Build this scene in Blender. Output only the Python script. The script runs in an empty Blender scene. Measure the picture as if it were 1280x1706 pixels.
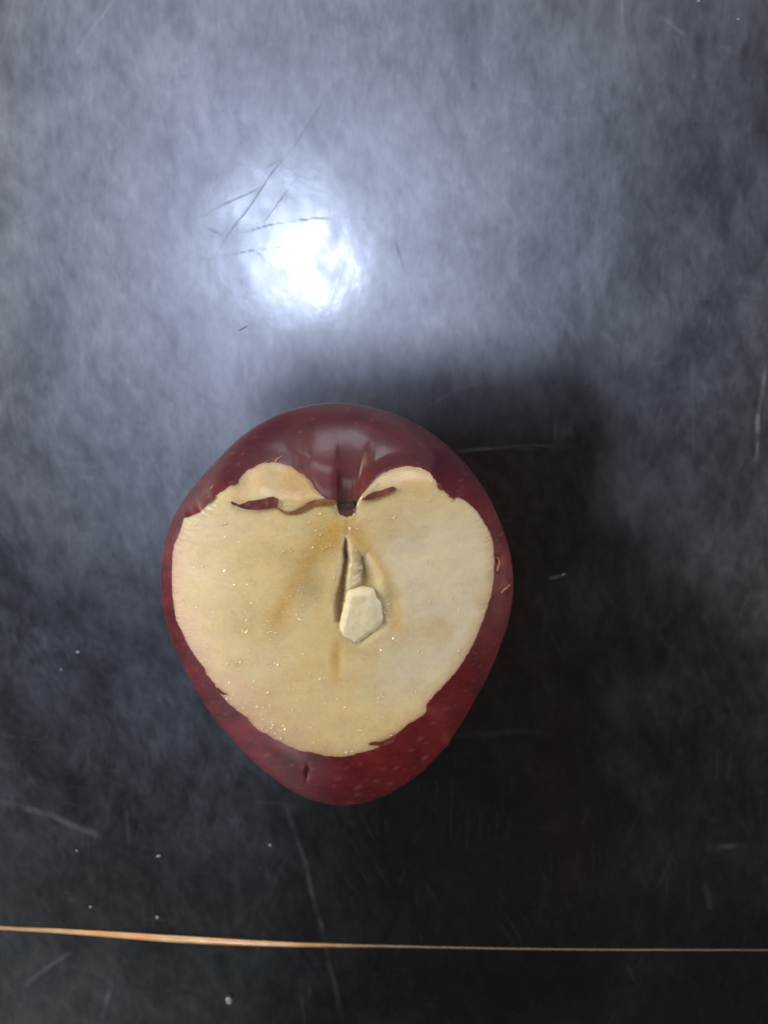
import bpy, bmesh, math, random
import numpy as np
from mathutils import Vector, Matrix

random.seed(7)
rng = np.random.default_rng(11)
sc = bpy.context.scene
col = sc.collection

# ------------------------------------------------------------------ camera
CAM_H = 0.178                       # metres above the table
TILT = math.radians(12.0)           # looks slightly towards the near edge
F_PX, CX, CY = 1283.0, 640.0, 853.0 # focal length and centre for the 1280 x 1706 frame
cam_data = bpy.data.cameras.new("camera")
cam = bpy.data.objects.new("camera", cam_data)
col.objects.link(cam)
cam.location = (0, 0, CAM_H)
cam.rotation_euler = (-TILT, 0, 0)
cam_data.sensor_fit = 'HORIZONTAL'
cam_data.sensor_width = 36.0
cam_data.lens = 36.0 * F_PX / 1280.0
cam_data.clip_start = 0.002
cam_data.clip_end = 50
cam_data.dof.use_dof = True
cam_data.dof.focus_distance = 0.140
cam_data.dof.aperture_fstop = 26.0
sc.camera = cam

CR, SR = math.cos(-TILT), math.sin(-TILT)
def at(px, py, z):
    """table-space point (metres) at height z for a place in the frame; arrays allowed"""
    dx = (np.asarray(px, float) - CX) / F_PX
    dy = (CY - np.asarray(py, float)) / F_PX
    dz = -1.0
    wy = dy * CR - dz * SR
    wz = dy * SR + dz * CR
    t = (np.asarray(z, float) - CAM_H) / wz
    return dx * t, wy * t
def project(x, y, z):
    zz = z - CAM_H
    cy_ = y * CR + zz * SR
    cz_ = -y * SR + zz * CR
    return CX + F_PX * x / -cz_, CY - F_PX * cy_ / -cz_

# ------------------------------------------------------------------ world, lamps, exposure
world = bpy.data.worlds.new("World")
sc.world = world
world.use_nodes = True
bg = world.node_tree.nodes["Background"]
bg.inputs[0].default_value = (0.80, 0.88, 1.0, 1)
bg.inputs[1].default_value = 0.035

def area_light(name, loc, target, size, size_y, power, color, shape='RECTANGLE'):
    d = bpy.data.lights.new(name, 'AREA')
    d.shape = shape
    d.size = size
    if shape in ('RECTANGLE', 'ELLIPSE'):
        d.size_y = size_y
    d.energy = power
    d.color = color
    o = bpy.data.objects.new(name, d)
    col.objects.link(o)
    o.location = loc
    o.rotation_euler = (Vector(target) - Vector(loc)).to_track_quat('-Z', 'Y').to_euler()
    return o

LAMP_Z = 2.2
def mirrored_lamp(px, py, z):
    x, y = at(px, py, 0.0)
    k = 1.0 + z / CAM_H
    return (float(x) * k, float(y) * k, z)
# round ceiling lamp: a bright core inside a wider frosted dish
area_light("ceiling_lamp_core", mirrored_lamp(534, 446, LAMP_Z), (0, -0.05, 0), 0.18, 0, 13.0, (0.66, 0.76, 1.0), 'DISK')
area_light("ceiling_lamp_dish", mirrored_lamp(466, 405, LAMP_Z + 0.05), (0, -0.05, 0), 0.38, 0, 13.0, (0.59, 0.69, 1.0), 'DISK')
# added fill lights, unseen, standing for no known window or lamp
area_light("fill_far", (0.15, 1.95, 1.35), (0, -0.05, 0), 1.8, 1.0, 24.0, (0.97, 0.97, 1.0))
area_light("fill_left", (-2.0, 0.3, 0.78), (0, -0.05, 0), 1.5, 0.7, 22.0, (1.0, 0.91, 0.76))
area_light("glint_fill", (-1.5, 0.55, 0.85), (0, -0.05, 0), 0.08, 0, 11.0, (1.0, 0.90, 0.74), 'DISK')  # small warm light added for sparkles on the flesh
area_light("fill_right", (2.0, -0.3, 0.85), (0, -0.05, 0), 1.4, 0.7, 17.0, (1.0, 0.95, 0.87))
area_light("fill_near", (-1.3, -1.9, 0.65), (0, -0.05, 0), 1.5, 0.6, 9.0, (0.84, 0.90, 1.0))  # added for a bluish sheen on the lower-left skin

sc.view_settings.view_transform = 'Standard'
sc.view_settings.look = 'None'
sc.view_settings.exposure = 0.0
sc.view_settings.gamma = 1.0
sc.view_settings.use_curve_mapping = False
sc.cycles.use_denoising = True
sc.cycles.max_bounces = 8
sc.cycles.sample_clamp_indirect = 6.0

# ------------------------------------------------------------------ helpers
def lin(c):
    a = np.asarray(c, float) / 255.0
    return np.where(a <= 0.04045, a / 12.92, ((a + 0.055) / 1.055) ** 2.4)
def rgba(c):
    return tuple(lin(c)) + (1.0,)
def sstep(a, b, x):
    t = np.clip((x - a) / (b - a), 0, 1)
    return t * t * (3 - 2 * t)
_tab = rng.random((256, 256))
def vnoise(x, y, seed=0):
    x = np.asarray(x, float) + seed * 17.31
    y = np.asarray(y, float) + seed * 9.77
    xi = np.floor(x).astype(int); yi = np.floor(y).astype(int)
    fx = x - xi; fy = y - yi
    fx = fx * fx * (3 - 2 * fx); fy = fy * fy * (3 - 2 * fy)
    g = lambda i, j: _tab[i % 256, j % 256]
    return ((g(xi, yi) * (1 - fx) + g(xi + 1, yi) * fx) * (1 - fy)
            + (g(xi, yi + 1) * (1 - fx) + g(xi + 1, yi + 1) * fx) * fy) * 2 - 1
def fbm(x, y, seed=0, octaves=4):
    s = 0; a = 1.0; n = 0
    for o in range(octaves):
        s = s + a * vnoise(x * 2 ** o, y * 2 ** o, seed + o); n += a; a *= 0.5
    return s / n
def poly_sd(px, py, poly):
    """signed distance to a polygon in frame units, positive inside"""
    px = np.asarray(px, float); py = np.asarray(py, float)
    d = np.full(px.shape, 1e9); inside = np.zeros(px.shape, bool)
    n = len(poly)
    for i in range(n):
        ax, ay = poly[i]; bx, by = poly[(i + 1) % n]
        ex, ey = bx - ax, by - ay
        t = np.clip(((px - ax) * ex + (py - ay) * ey) / (ex * ex + ey * ey), 0, 1)
        d = np.minimum(d, np.hypot(px - ax - ex * t, py - ay - ey * t))
        if ey != 0:
            c = ((ay > py) != (by > py)) & (px < (bx - ax) * (py - ay) / ey + ax)
            inside ^= c
    return np.where(inside, d, -d)
def line_d(px, py, pts):
    """distance to a polyline and position along it (0..1)"""
    best = np.full(np.shape(px), 1e9); along = np.zeros(np.shape(px))
    n = len(pts) - 1
    for i in range(n):
        ax, ay = pts[i]; bx, by = pts[i + 1]
        ex, ey = bx - ax, by - ay
        t = np.clip(((px - ax) * ex + (py - ay) * ey) / (ex * ex + ey * ey), 0, 1)
        d = np.hypot(px - ax - ex * t, py - ay - ey * t)
        m = d < best
        along = np.where(m, (i + t) / n, along); best = np.minimum(best, d)
    return best, along

def mesh_object(name, verts, faces, mat, parent=None, smooth=True):
    me = bpy.data.meshes.new(name)
    me.from_pydata([tuple(map(float, v)) for v in verts], [], [tuple(map(int, f)) for f in faces])
    me.update()
    if smooth:
        me.polygons.foreach_set("use_smooth", np.ones(len(me.polygons), bool))
    if mat:
        me.materials.append(mat)
    o = bpy.data.objects.new(name, me)
    col.objects.link(o)
    o.parent = parent
    return o
def fast_mesh(name, V, Q, mat, parent=None):
    """numpy vertices and quads"""
    me = bpy.data.meshes.new(name)
    me.vertices.add(len(V)); me.vertices.foreach_set("co", V.astype(np.float32).ravel())
    me.loops.add(len(Q) * 4); me.loops.foreach_set("vertex_index", Q.astype(np.int32).ravel())
    me.polygons.add(len(Q))
    me.polygons.foreach_set("loop_start", np.arange(0, len(Q) * 4, 4, dtype=np.int32))
    me.update(calc_edges=True); me.validate()
    me.polygons.foreach_set("use_smooth", np.ones(len(me.polygons), bool))
    me.materials.append(mat)
    o = bpy.data.objects.new(name, me)
    col.objects.link(o); o.parent = parent
    return o
def set_attr(o, name, rgb, alpha=None):
    a = o.data.color_attributes.new(name, 'FLOAT_COLOR', 'POINT')
    d = np.ones((len(rgb), 4), np.float32); d[:, :3] = rgb
    if alpha is not None: d[:, 3] = alpha
    a.data.foreach_set("color", d.ravel())
def empty(name, loc):
    o = bpy.data.objects.new(name, None)
    o.empty_display_size = 0.01
    col.objects.link(o); o.location = loc
    return o
def tag(o, label=None, cat=None, group=None, kind=None):
    if label: o["label"] = label
    if cat: o["category"] = cat
    if group: o["group"] = group
    if kind: o["kind"] = kind
    return o

class NT:
    def __init__(self, name):
        self.m = bpy.data.materials.new(name); self.m.use_nodes = True
        self.t = self.m.node_tree; self.b = self.t.nodes["Principled BSDF"]
    def n(self, kind, **kw):
        nd = self.t.nodes.new(kind)
        for k, v in kw.items(): setattr(nd, k, v)
        return nd
    def link(self, a, b): self.t.links.new(a, b)
    def setin(self, nd, i, v):
        if hasattr(v, "is_linked") or hasattr(v, "links"): self.link(v, nd.inputs[i])
        else: nd.inputs[i].default_value = v
    def math(self, op, a, b=None, c=None, clamp=False):
        nd = self.n("ShaderNodeMath", operation=op, use_clamp=clamp)
        self.setin(nd, 0, a)
        if b is not None: self.setin(nd, 1, b)
        if c is not None: self.setin(nd, 2, c)
        return nd.outputs[0]
    def vmath(self, op, a, b=None, out=0):
        nd = self.n("ShaderNodeVectorMath", operation=op)
        self.setin(nd, 0, a)
        if b is not None: self.setin(nd, 3 if op == 'SCALE' else 1, b)
        return nd.outputs[out]
    def noise(self, vec, scale, detail=4, rough=0.55, dist=0.0, dims='3D', out=0):
        nd = self.n("ShaderNodeTexNoise", noise_dimensions=dims)
        self.link(vec, nd.inputs["Vector"])
        nd.inputs["Scale"].default_value = scale; nd.inputs["Detail"].default_value = detail
        nd.inputs["Roughness"].default_value = rough; nd.inputs["Distortion"].default_value = dist
        return nd.outputs[out]
    def remap(self, v, a, b, c, d, smooth=False):
        nd = self.n("ShaderNodeMapRange")
        if smooth: nd.interpolation_type = 'SMOOTHSTEP'
        self.setin(nd, 0, v)
        for i, x in zip((1, 2, 3, 4), (a, b, c, d)): self.setin(nd, i, x)
        return nd.outputs[0]
    def mix(self, f, a, b):
        nd = self.n("ShaderNodeMix", data_type='RGBA')
        self.setin(nd, 0, f)
        for i, v in ((6, a), (7, b)): self.setin(nd, i, v)
        return nd.outputs[2]
    def mapping(self, vec, scale=(1, 1, 1), rot=(0, 0, 0)):
        nd = self.n("ShaderNodeMapping")
        self.link(vec, nd.inputs[0])
        nd.inputs[2].default_value = rot; nd.inputs[3].default_value = scale
        return nd.outputs[0]
    def bump(self, h, strength, dist, prev=None):
        nd = self.n("ShaderNodeBump")
        nd.inputs["Strength"].default_value = strength; nd.inputs["Distance"].default_value = dist
        self.link(h, nd.inputs["Height"])
        if prev is not None: self.link(prev, nd.inputs["Normal"])
        return nd.outputs[0]

# ------------------------------------------------------------------ table material
SCRATCHES = [([(570,122),(495,235),(455,285),(400,365),(345,440),(300,505)], 1.7, .6),
     ([(495,295),(440,370)], 1.6, .42), ([(402,390),(450,375),(520,366),(620,361)], 1.6, .55),
     ([(265,432),(350,430),(430,418),(500,408)], 1.5, .42), ([(335,362),(430,315)], 1.7, .6),
     ([(470,225),(468,265),(440,283)], 2, .4), ([(345,380),(368,392)], 3, .4), ([(430,420),(445,440)], 3, .3),
     ([(190,0),(160,40),(125,95)], 3.5, .7), ([(165,255),(148,300)], 4, .75), ([(120,360),(118,430)], 3, .45),
     ([(205,695),(245,715),(290,735)], 5, .7), ([(290,655),(340,710)], 5, .5), ([(178,500),(184,525)], 4, .45),
     ([(760,752),(850,744),(950,745)], 3.5, .5), ([(690,695),(760,650),(805,636)], 5, .35),
     ([(475,1340),(510,1440),(540,1560),(568,1690)], 6, .4), ([(1274,610),(1262,700),(1260,770)], 5, .6),
     ([(1100,25),(1140,55)], 4, .6), ([(740,1222),(930,1219)], 7, .3), ([(168,1692),(188,1630)], 6, .4),
     ([(0,1335),(90,1358),(170,1395)], 7, .35), ([(1180,1410),(1240,1408)], 6, .35), ([(1172,1470),(1184,1515)], 7, .4),
     ([(915,962),(946,955)], 4, .7), ([(1195,75),(1235,95)], 4, .45), ([(330,800),(300,830)], 6, .3),
     ([(212,1350),(216,1415)], 4, .35), ([(660,400),(672,450)], 3, .4), ([(1035,0),(1040,60)], 3, .4), ([(840,1),(845,40)], 3, .3),
     ([(350,1020),(365,1060)], 5, .2), ([(40,1640),(120,1585)], 6, .3), ([(1010,640),(985,700)], 4, .25), ([(640,20),(655,70)], 4, .2)]
def wear_fields(x, y):
    """film, marks and polish on the table, from table places in metres"""
    U, W = x * 100, y * 100
    wx = fbm(U * 0.45, W * 0.45, 201, 3); wy = fbm(U * 0.45 + 9, W * 0.45, 205, 3)
    U2, W2 = U + 0.4 * wx, W + 0.4 * wy
    s1 = fbm(U2 * 1.15, W2 * 0.75, 211, 5)
    s2 = fbm(U2 * 3.6 + 0.8 * W2, W2 * 2.2, 221, 5)
    s3 = fbm(U2 * 0.35, W2 * 0.35, 231, 3)
    s4 = fbm(U2 * 7.5 + 1.2 * W2, W2 * 4.2, 225, 4)
    film = 0.5 + 0.5 * (0.6 * s1 + 0.45 * s2 + 0.5 * s3 + 0.35 * s4)
    marks = np.zeros_like(x)
    for ang_, st in ((0.5, 1), (-0.35, 2), (1.45, 3), (0.05, 4)):
        c_, s_ = math.cos(ang_), math.sin(ang_)
        a_ = (U2 * 0.25 + U * 0.75) * c_ + (W2 * 0.25 + W * 0.75) * s_; b_ = -U * s_ + W * c_
        n_ = vnoise(a_ * 26, b_ * 0.9, 240 + st)
        gate = sstep(0.15, 0.6, vnoise(a_ * 0.9, b_ * 0.8, 250 + st))
        marks = np.maximum(marks, 0.16 * sstep(0.62, 0.95, n_) * gate)
    qx_, qy_ = project(x, y, 0.0)
    qx_ = qx_ + 3.0 * vnoise(U * 1.3, W * 1.3, 261); qy_ = qy_ + 3.0 * vnoise(U * 1.3, W * 1.3, 263)
    brk = 0.35 + 0.65 * sstep(-0.5, 0.3, vnoise(U * 3, W * 3, 265))
    for pts, w, amp in SCRATCHES:
        xs = [p[0] for p in pts]; ys = [p[1] for p in pts]
        m = (qx_ > min(xs) - 20) & (qx_ < max(xs) + 20) & (qy_ > min(ys) - 20) & (qy_ < max(ys) + 20)
        if not m.any(): continue
        d, t = line_d(qx_[m], qy_[m], pts)
        fade = 0.25 + 0.75 * np.sin(math.pi * np.clip(t, 0, 1)) ** 0.6
        marks[m] = np.maximum(marks[m], amp * fade * brk[m] * (1 - sstep(w * 0.3, w, d)))
    polish = 0.5 + 0.5 * fbm(U2 * 1.9, W2 * 1.4, 271, 5)
    return np.stack([np.clip(film, 0, 1), np.clip(marks, 0, 1), np.clip(polish, 0, 1)], -1)
def table_material():
    M = NT("black_laminate")
    b = M.b
    tc = M.n("ShaderNodeTexCoord").outputs["Object"]
    at_ = M.n("ShaderNodeVertexColor", layer_name="wear").outputs[0]
    sp = M.n("ShaderNodeSeparateColor"); M.link(at_, sp.inputs[0])
    film, marks, polish = sp.outputs[0], sp.outputs[1], sp.outputs[2]
    f1 = M.noise(tc, 420, 3, 0.6)
    nrm = M.bump(f1, 0.10, 0.0002)
    nrm2 = M.bump(f1, 0.12, 0.00010)
    dif = M.n("ShaderNodeBsdfDiffuse")
    M.link(M.mix(M.math('MULTIPLY', marks, 0.5), (0.0055, 0.0050, 0.0050, 1), (0.13, 0.13, 0.14, 1)), dif.inputs[0])
    sat = M.n("ShaderNodeBsdfAnisotropic", distribution='BECKMANN')     # worn satin laminate under a wiped film
    sat.inputs[0].default_value = (1, 1, 1, 1)
    M.link(M.math('ADD', M.remap(film, 0.2, 0.8, 0.44, 0.50), M.math('MULTIPLY', marks, 0.12)), sat.inputs["Roughness"])
    M.link(nrm, sat.inputs["Normal"])
    pol = M.n("ShaderNodeBsdfAnisotropic", distribution='GGX')          # what is left of the polish
    pol.inputs[0].default_value = (1, 1, 1, 1)
    M.link(M.math('ADD', M.remap(polish, 0.3, 0.7, 0.09, 0.19), M.math('MULTIPLY', marks, 0.3)), pol.inputs["Roughness"])
    M.link(nrm2, pol.inputs["Normal"])
    m1 = M.n("ShaderNodeMixShader"); m2 = M.n("ShaderNodeMixShader")
    gr = M.noise(M.mapping(tc, (1, 0.35, 1), (0, 0, 0.15)), 1100, 3, 0.65)
    gr2 = M.noise(M.mapping(tc, (1, 0.45, 1), (0, 0, -0.3)), 380, 4, 0.6, 0.4)
    grain = M.math('MULTIPLY', M.remap(gr, 0.3, 0.7, 0.90, 1.10), M.remap(gr2, 0.3, 0.7, 0.86, 1.14))
    M.link(M.math('MULTIPLY', grain, M.remap(film, 0.15, 0.85, 0.070, 0.130)), m1.inputs[0])
    M.link(dif.outputs[0], m1.inputs[1]); M.link(sat.outputs[0], m1.inputs[2])
    pw = M.math('SUBTRACT', M.remap(polish, 0.3, 0.7, 0.021, 0.012), M.math('MULTIPLY', marks, 0.014), clamp=True)
    M.link(pw, m2.inputs[0]); M.link(m1.outputs[0], m2.inputs[1]); M.link(pol.outputs[0], m2.inputs[2])
    mid = M.n("ShaderNodeBsdfAnisotropic", distribution='BECKMANN')
    mid.inputs[0].default_value = (1, 1, 1, 1)
    M.link(M.math('ADD', M.remap(polish, 0.3, 0.7, 0.33, 0.39), M.math('MULTIPLY', marks, 0.25)), mid.inputs["Roughness"]); M.link(nrm, mid.inputs["Normal"])
    m3 = M.n("ShaderNodeMixShader")
    M.link(M.remap(film, 0.2, 0.8, 0.030, 0.052), m3.inputs[0]); M.link(m2.outputs[0], m3.inputs[1]); M.link(mid.outputs[0], m3.inputs[2])
    out = [n_ for n_ in M.t.nodes if n_.bl_idname == "ShaderNodeOutputMaterial"][0]
    M.link(m3.outputs[0], out.inputs[0])
    return M.m
MAT_TABLE = table_material()

# ------------------------------------------------------------------ table
table = empty("table", (0, -0.05, 0))
tag(table, "scratched glossy black table top split by a thin tan strip", "table", kind="structure")
STRIP = [(-700, 1500, 5), (-300, 1524, 6), (0, 1546, 7), (70, 1549, 8), (150, 1554, 9.5), (230, 1560, 12), (300, 1565, 13), (380, 1569, 11.5),
         (450, 1572.5, 10), (520, 1574.5, 8), (600, 1575.5, 6), (700, 1577.5, 4.5), (800, 1579.5, 4), (900, 1581, 3.6),
         (1000, 1582, 3.4), (1280, 1582.5, 3.2), (1700, 1583, 3), (2100, 1583, 3)]
SX = np.arange(-700, 2101, 10.0)
SY = np.interp(SX, [s[0] for s in STRIP], [s[1] for s in STRIP])
k = np.ones(9) / 9
SY = np.concatenate([SY[:4], np.convolve(SY, k, 'valid'), SY[-4:]])
SW = np.interp(SX, [s[0] for s in STRIP], [s[2] for s in STRIP])
SW = np.concatenate([SW[:4], np.convolve(SW, k, 'valid'), SW[-4:]])
jit = 0.35 * fbm(SX / 25.0, SX * 0 + 3.3, 4)
tx, ty = at(SX, SY - SW / 2 + jit, 0.0)      # far edge of the strip
ux, uy = at(SX, SY + SW / 2 + jit * 0.6, 0.0)  # near edge of the strip
def panel(ex, ey, y_dense, y_out):
    """a slab 16 mm thick whose inner edge follows the joint; fine grid where it is seen"""
    step = 0.00036
    gx = np.concatenate([np.linspace(ex[0], -0.118, 12)[:-1], np.arange(-0.118, 0.118, step), np.linspace(0.118, ex[-1], 12)])
    jy = np.interp(gx, ex, ey); sg = 1 if y_out > y_dense else -1
    n1 = int(abs(y_dense - ey.mean()) / step)
    t = np.linspace(0, 1, n1)[:, None]
    rows = jy[None] * (1 - t) + y_dense * t
    far = np.linspace(y_dense, y_out, 14)[1:, None] + 0 * jy[None]
    Yg = np.vstack([rows, far]); Xg = np.broadcast_to(gx, Yg.shape)
    nr, nc = Yg.shape
    W3 = wear_fields(np.ascontiguousarray(Xg), Yg).reshape(-1, 3)
    Vt = np.stack([Xg, Yg, 0 * Yg], -1).reshape(-1, 3)
    I = np.arange(nr * nc).reshape(nr, nc)
    Qt = np.stack([I[:-1, :-1], I[:-1, 1:], I[1:, 1:], I[1:, :-1]], -1).reshape(-1, 4)
    ring = np.concatenate([I[0, :], I[1:, -1], I[-1, -2::-1], I[-2:0:-1, 0]])
    low = Vt[ring].copy(); low[:, 2] = -0.016
    L = len(Vt) + np.arange(len(ring))
    Qs_ = np.stack([ring, L, np.roll(L, -1), np.roll(ring, -1)], -1)
    c4 = [len(Vt) + len(ring) + i for i in range(4)]
    xs_, ys_ = (gx[0], gx[-1]), (jy.mean(), y_out)
    base = np.array([(xs_[0], ys_[0], -0.0161), (xs_[1], ys_[0], -0.0161), (xs_[1], ys_[1], -0.0161), (xs_[0], ys_[1], -0.0161)])
    Qb = np.array([c4[::-1]])
    QQ = np.vstack([Qt, Qs_, Qb])
    if sg < 0: QQ = QQ[:, ::-1]
    VV = np.vstack([Vt, low, base]); C3 = np.vstack([W3, W3[ring], np.full((4, 3), 0.4)])
    VV = VV + np.array([0, 0.05, 0])
    o = fast_mesh("table_panel", VV, QQ, MAT_TABLE, table)
    o.data.polygons.foreach_set("use_smooth", np.zeros(len(o.data.polygons), bool))
    set_attr(o, "wear", C3)
    return o
panel(tx, ty, 0.082, 0.34)
panel(ux, uy, -0.196, -0.36)

def strip_material():
    M = NT("raw_wood_edge")
    tc = M.n("ShaderNodeTexCoord").outputs["Object"]
    g = M.noise(M.mapping(tc, (0.12, 1, 1)), 1500, 4, 0.6)
    blot = M.noise(M.mapping(tc, (0.5, 1, 1)), 160, 3, 0.6)
    c = M.mix(M.remap(g, 0.3, 0.7, 0, 1), rgba((176, 126, 66)), rgba((226, 188, 124)))
    c = M.mix(M.remap(blot, 0.45, 0.64, 0, 0.65), c, rgba((214, 138, 52)))
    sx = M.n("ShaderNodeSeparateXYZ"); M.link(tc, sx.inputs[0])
    shade_x = M.math('ADD', sx.outputs[0], M.math('MULTIPLY', M.math('SUBTRACT', blot, 0.5), 0.05))
    c = M.mix(M.remap(shade_x, -0.035, 0.012, 0, 0.93, True), c, rgba((98, 76, 62)))  # shadow over the strip's right part painted into the wood colour
    c = M.mix(M.remap(shade_x, -0.115, -0.085, 0.6, 0, True), c, rgba((120, 92, 64)))  # left end painted dimmer too, past the lamp glint
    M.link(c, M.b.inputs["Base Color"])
    M.b.inputs["Roughness"].default_value = 0.38
    M.b.inputs["Coat Weight"].default_value = 0.8
    M.b.inputs["Coat Roughness"].default_value = 0.2
    M.link(M.bump(g, 0.5, 0.0002), M.b.inputs["Normal"])
    return M.m
MAT_STRIP = strip_material()
# rounded raw edge standing a hair proud of both panels
NS = 8
sv = []
for i in range(len(SX)):
    for j in range(NS + 1):
        t = j / NS
        x = tx[i] * (1 - t) + ux[i] * t; y = ty[i] * (1 - t) + uy[i] * t
        w = abs(ty[i] - uy[i])
        sv.append((x, y, -0.0003 + (0.0003 + 0.28 * w) * math.sin(math.pi * t) ** 0.8))
SF = [(i * (NS + 1) + j, i * (NS + 1) + j + 1, (i + 1) * (NS + 1) + j + 1, (i + 1) * (NS + 1) + j) for i in range(len(SX) - 1) for j in range(NS)]
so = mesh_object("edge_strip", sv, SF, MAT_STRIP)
bm = bmesh.new(); bm.from_mesh(so.data)
bound = [e for e in bm.edges if e.is_boundary]
r = bmesh.ops.extrude_edge_only(bm, edges=bound)
for v in [g for g in r["geom"] if isinstance(g, bmesh.types.BMVert)]: v.co.z = -0.015
bmesh.ops.recalc_face_normals(bm, faces=bm.faces[:]); bm.to_mesh(so.data); bm.free()
so.parent = table; so.matrix_parent_inverse = Matrix.Translation((0, 0.05, 0))
so["label"] = "thin tan raw wood strip between the two black panels"

# ------------------------------------------------------------------ the apple: outlines in frame units
CTR = (570.0, 1000.0)
CUT = [(575,863),(586,860),(592,855),(594,839),(603,825),(617,810),(636,794),(655,786),(676,781),(700,783),(719,792),(727,803),
       (731,812),(742,821),(756,831),(769,832),(780,839),(791,848),(800,860),(810,875),(817,889),(822,900),(824,913),(825,936),(825,960),(823,978),
       (818,1000),(811,1021),(803,1045),(796,1061),(780,1093),(764,1117),(746,1138),(725,1159),(711,1176),(711,1187),(708,1193),(697,1199.5),
       (681,1208),(666,1221),(644,1241),(621,1252.5),(599,1258),(575,1264),(554,1264),(538,1262),(520,1256),(500,1255),(481,1247.5),(467,1240),(453,1233),
       (444,1226),(430,1221),(419,1210),(410,1197),(400,1190),(386,1180),(374,1169),(361,1153),(356,1141),(343,1127),(338,1113),(323,1097),(312,1079),
       (306,1069),(302,1056),(291,1034),(287,1011),(284,984),(284,958),(284,932),(288,907),(294,896),(299.5,882),(303,866),(314,863),(322,860),(333,854),
       (341,846),(346,840),(355,830),(364,824),(374,817),(383,811),(391,804),(399,797),(405,790.5),(417.5,784),(430,779.5),(446,778),(456.5,779.5),(480,785),
       (489,791),(507,803),(524,818),(540,831),(560,839),(564,857)]
SIL = [(545,671),(600,675),(640,684),(690,703),(735,735),(775,772),(806,815),(832,868),(846,905),(853,940),(856,975),(853.5,1000),(848,1032),(839,1061),
       (827,1090),(815,1119.5),(799,1149),(783,1175),(764.5,1207),(751,1234),(735,1249),(714,1274),(693,1295),(661,1316),(629,1332),(594.5,1343),(560,1345),
       (540,1340),(522,1335),(492,1322),(460,1300),(430,1275),(400,1245),(375,1217),(350,1180),(322,1140),(300,1100),(285,1067),(275,1032),(270,1000),(270,952),
       (274,910),(285,872),(300,840),(327,805),(365,765),(390,737),(425,712),(455,695),(490,682),(515,675)]
def polar(pts):
    a = np.array(pts, float) - CTR
    th = np.unwrap(np.arctan2(a[:, 0], -a[:, 1])); rr = np.hypot(a[:, 0], a[:, 1])
    for i in range(1, len(th)):
        if th[i] <= th[i - 1]: th[i] = th[i - 1] + 1e-3
    th = th % (2 * math.pi); o = np.argsort(th)
    th, rr = th[o], rr[o]
    return np.concatenate([th - 2 * math.pi, th, th + 2 * math.pi]), np.tile(rr, 3)
NA = 1080
TH = np.linspace(0, 2 * math.pi, NA, endpoint=False)
rc = np.interp(TH, *polar(CUT))
rc = rc + 1.1 * vnoise(TH * 60, TH * 0, 2) + 0.7 * vnoise(TH * 140, TH * 0 + 5, 3)   # torn, uneven skin edge
rs_t = np.interp(TH, *polar(SIL))
kk = np.hanning(31); kk /= kk.sum()
rs_t = np.convolve(np.tile(rs_t, 3), kk, 'same')[NA:2 * NA]

Z0 = 0.0450
SLIT = [(575,902),(579,915),(581,935),(578,965),(577,1000),(573,1030),(566,1046),(558,1038),(556,1015),(561,985),(568,950),(572,915)]
LOC = [(593,938),(599,926),(609,927),(619,942),(627,967),(633,1000),(637,1042),(600,1066),(583,1040),(585,990),(589,958)]
def cut_height(px, py):
    """height of the cut face above the table"""
    x = np.asarray(px, float); y = np.asarray(py, float)
    z = np.full(np.shape(x), Z0)
    ridge_l = 842 + 6 * vnoise(x / 30, x * 0, 5)
    dl = sstep(0, 75, ridge_l - y) * 0.0052 * (1 - sstep(545, 600, x))
    ridge_r = 836 - (x - 600) * 0.16
    dr = sstep(0, 70, ridge_r - y) * 0.0032 * sstep(590, 640, x) * (1 - sstep(735, 790, x))
    z = z - dl - dr
    z = z - 0.0009 * (np.hypot(x - 555, y - 1020) / 270.0) ** 2
    z = z + 0.00022 * fbm(x / 55, y / 40, 7) + 0.000015 * fbm(x / 26, y / 9, 9, 3) + 0.000012 * fbm(x / 4.0, y / 3.0, 21, 2)
    # core: a narrow slit and an open seed chamber, and the hollow round them
    wv = 2.0 * vnoise(y / 22, y * 0, 333) + 0.7 * vnoise(y / 7, y * 0 + x / 30, 335)
    sd = poly_sd(x + wv, y, SLIT)
    z = z - 0.0018 * sstep(-9, 10, sd)
    sd = poly_sd(x, y, LOC)
    z = z - 0.0019 * sstep(-15, 20, sd)
    z = z - 0.0005 * np.exp(-((x - 527) / 26) ** 2 - ((y - 985) / 34) ** 2)
    z = z - 0.0008 * np.exp(-((x - 650) / 16) ** 2 - ((y - 1010) / 40) ** 2)
    z = z - 0.0003 * np.exp(-((x - 563) / 9) ** 2 - ((y - 1100) / 28) ** 2)
    d, t = line_d(x, y, [(577, 866), (576, 885), (575, 905)])
    z = z - 0.00006 * np.exp(-(d / 4) ** 2)
    # the flesh sinks into the stem pit
    z = z - 0.0013 * np.exp(-((x - 577) / 17) ** 2 - ((y - 848) / 15) ** 2)
    return z

apple_xy = at(CTR[0], CTR[1], 0.02)
apple = empty("apple_half", (float(apple_xy[0]), float(apple_xy[1]), 0))
INV = Matrix.Translation((-float(apple_xy[0]), -float(apple_xy[1]), 0))
tag(apple, "cut red apple with heart-shaped pale flesh facing up on the black table", "apple")
def adopt(o, parent=None):
    o.parent = parent or apple
    o.matrix_parent_inverse = INV if (parent is None or parent is apple) else Matrix.Identity(4)
    return o

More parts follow.
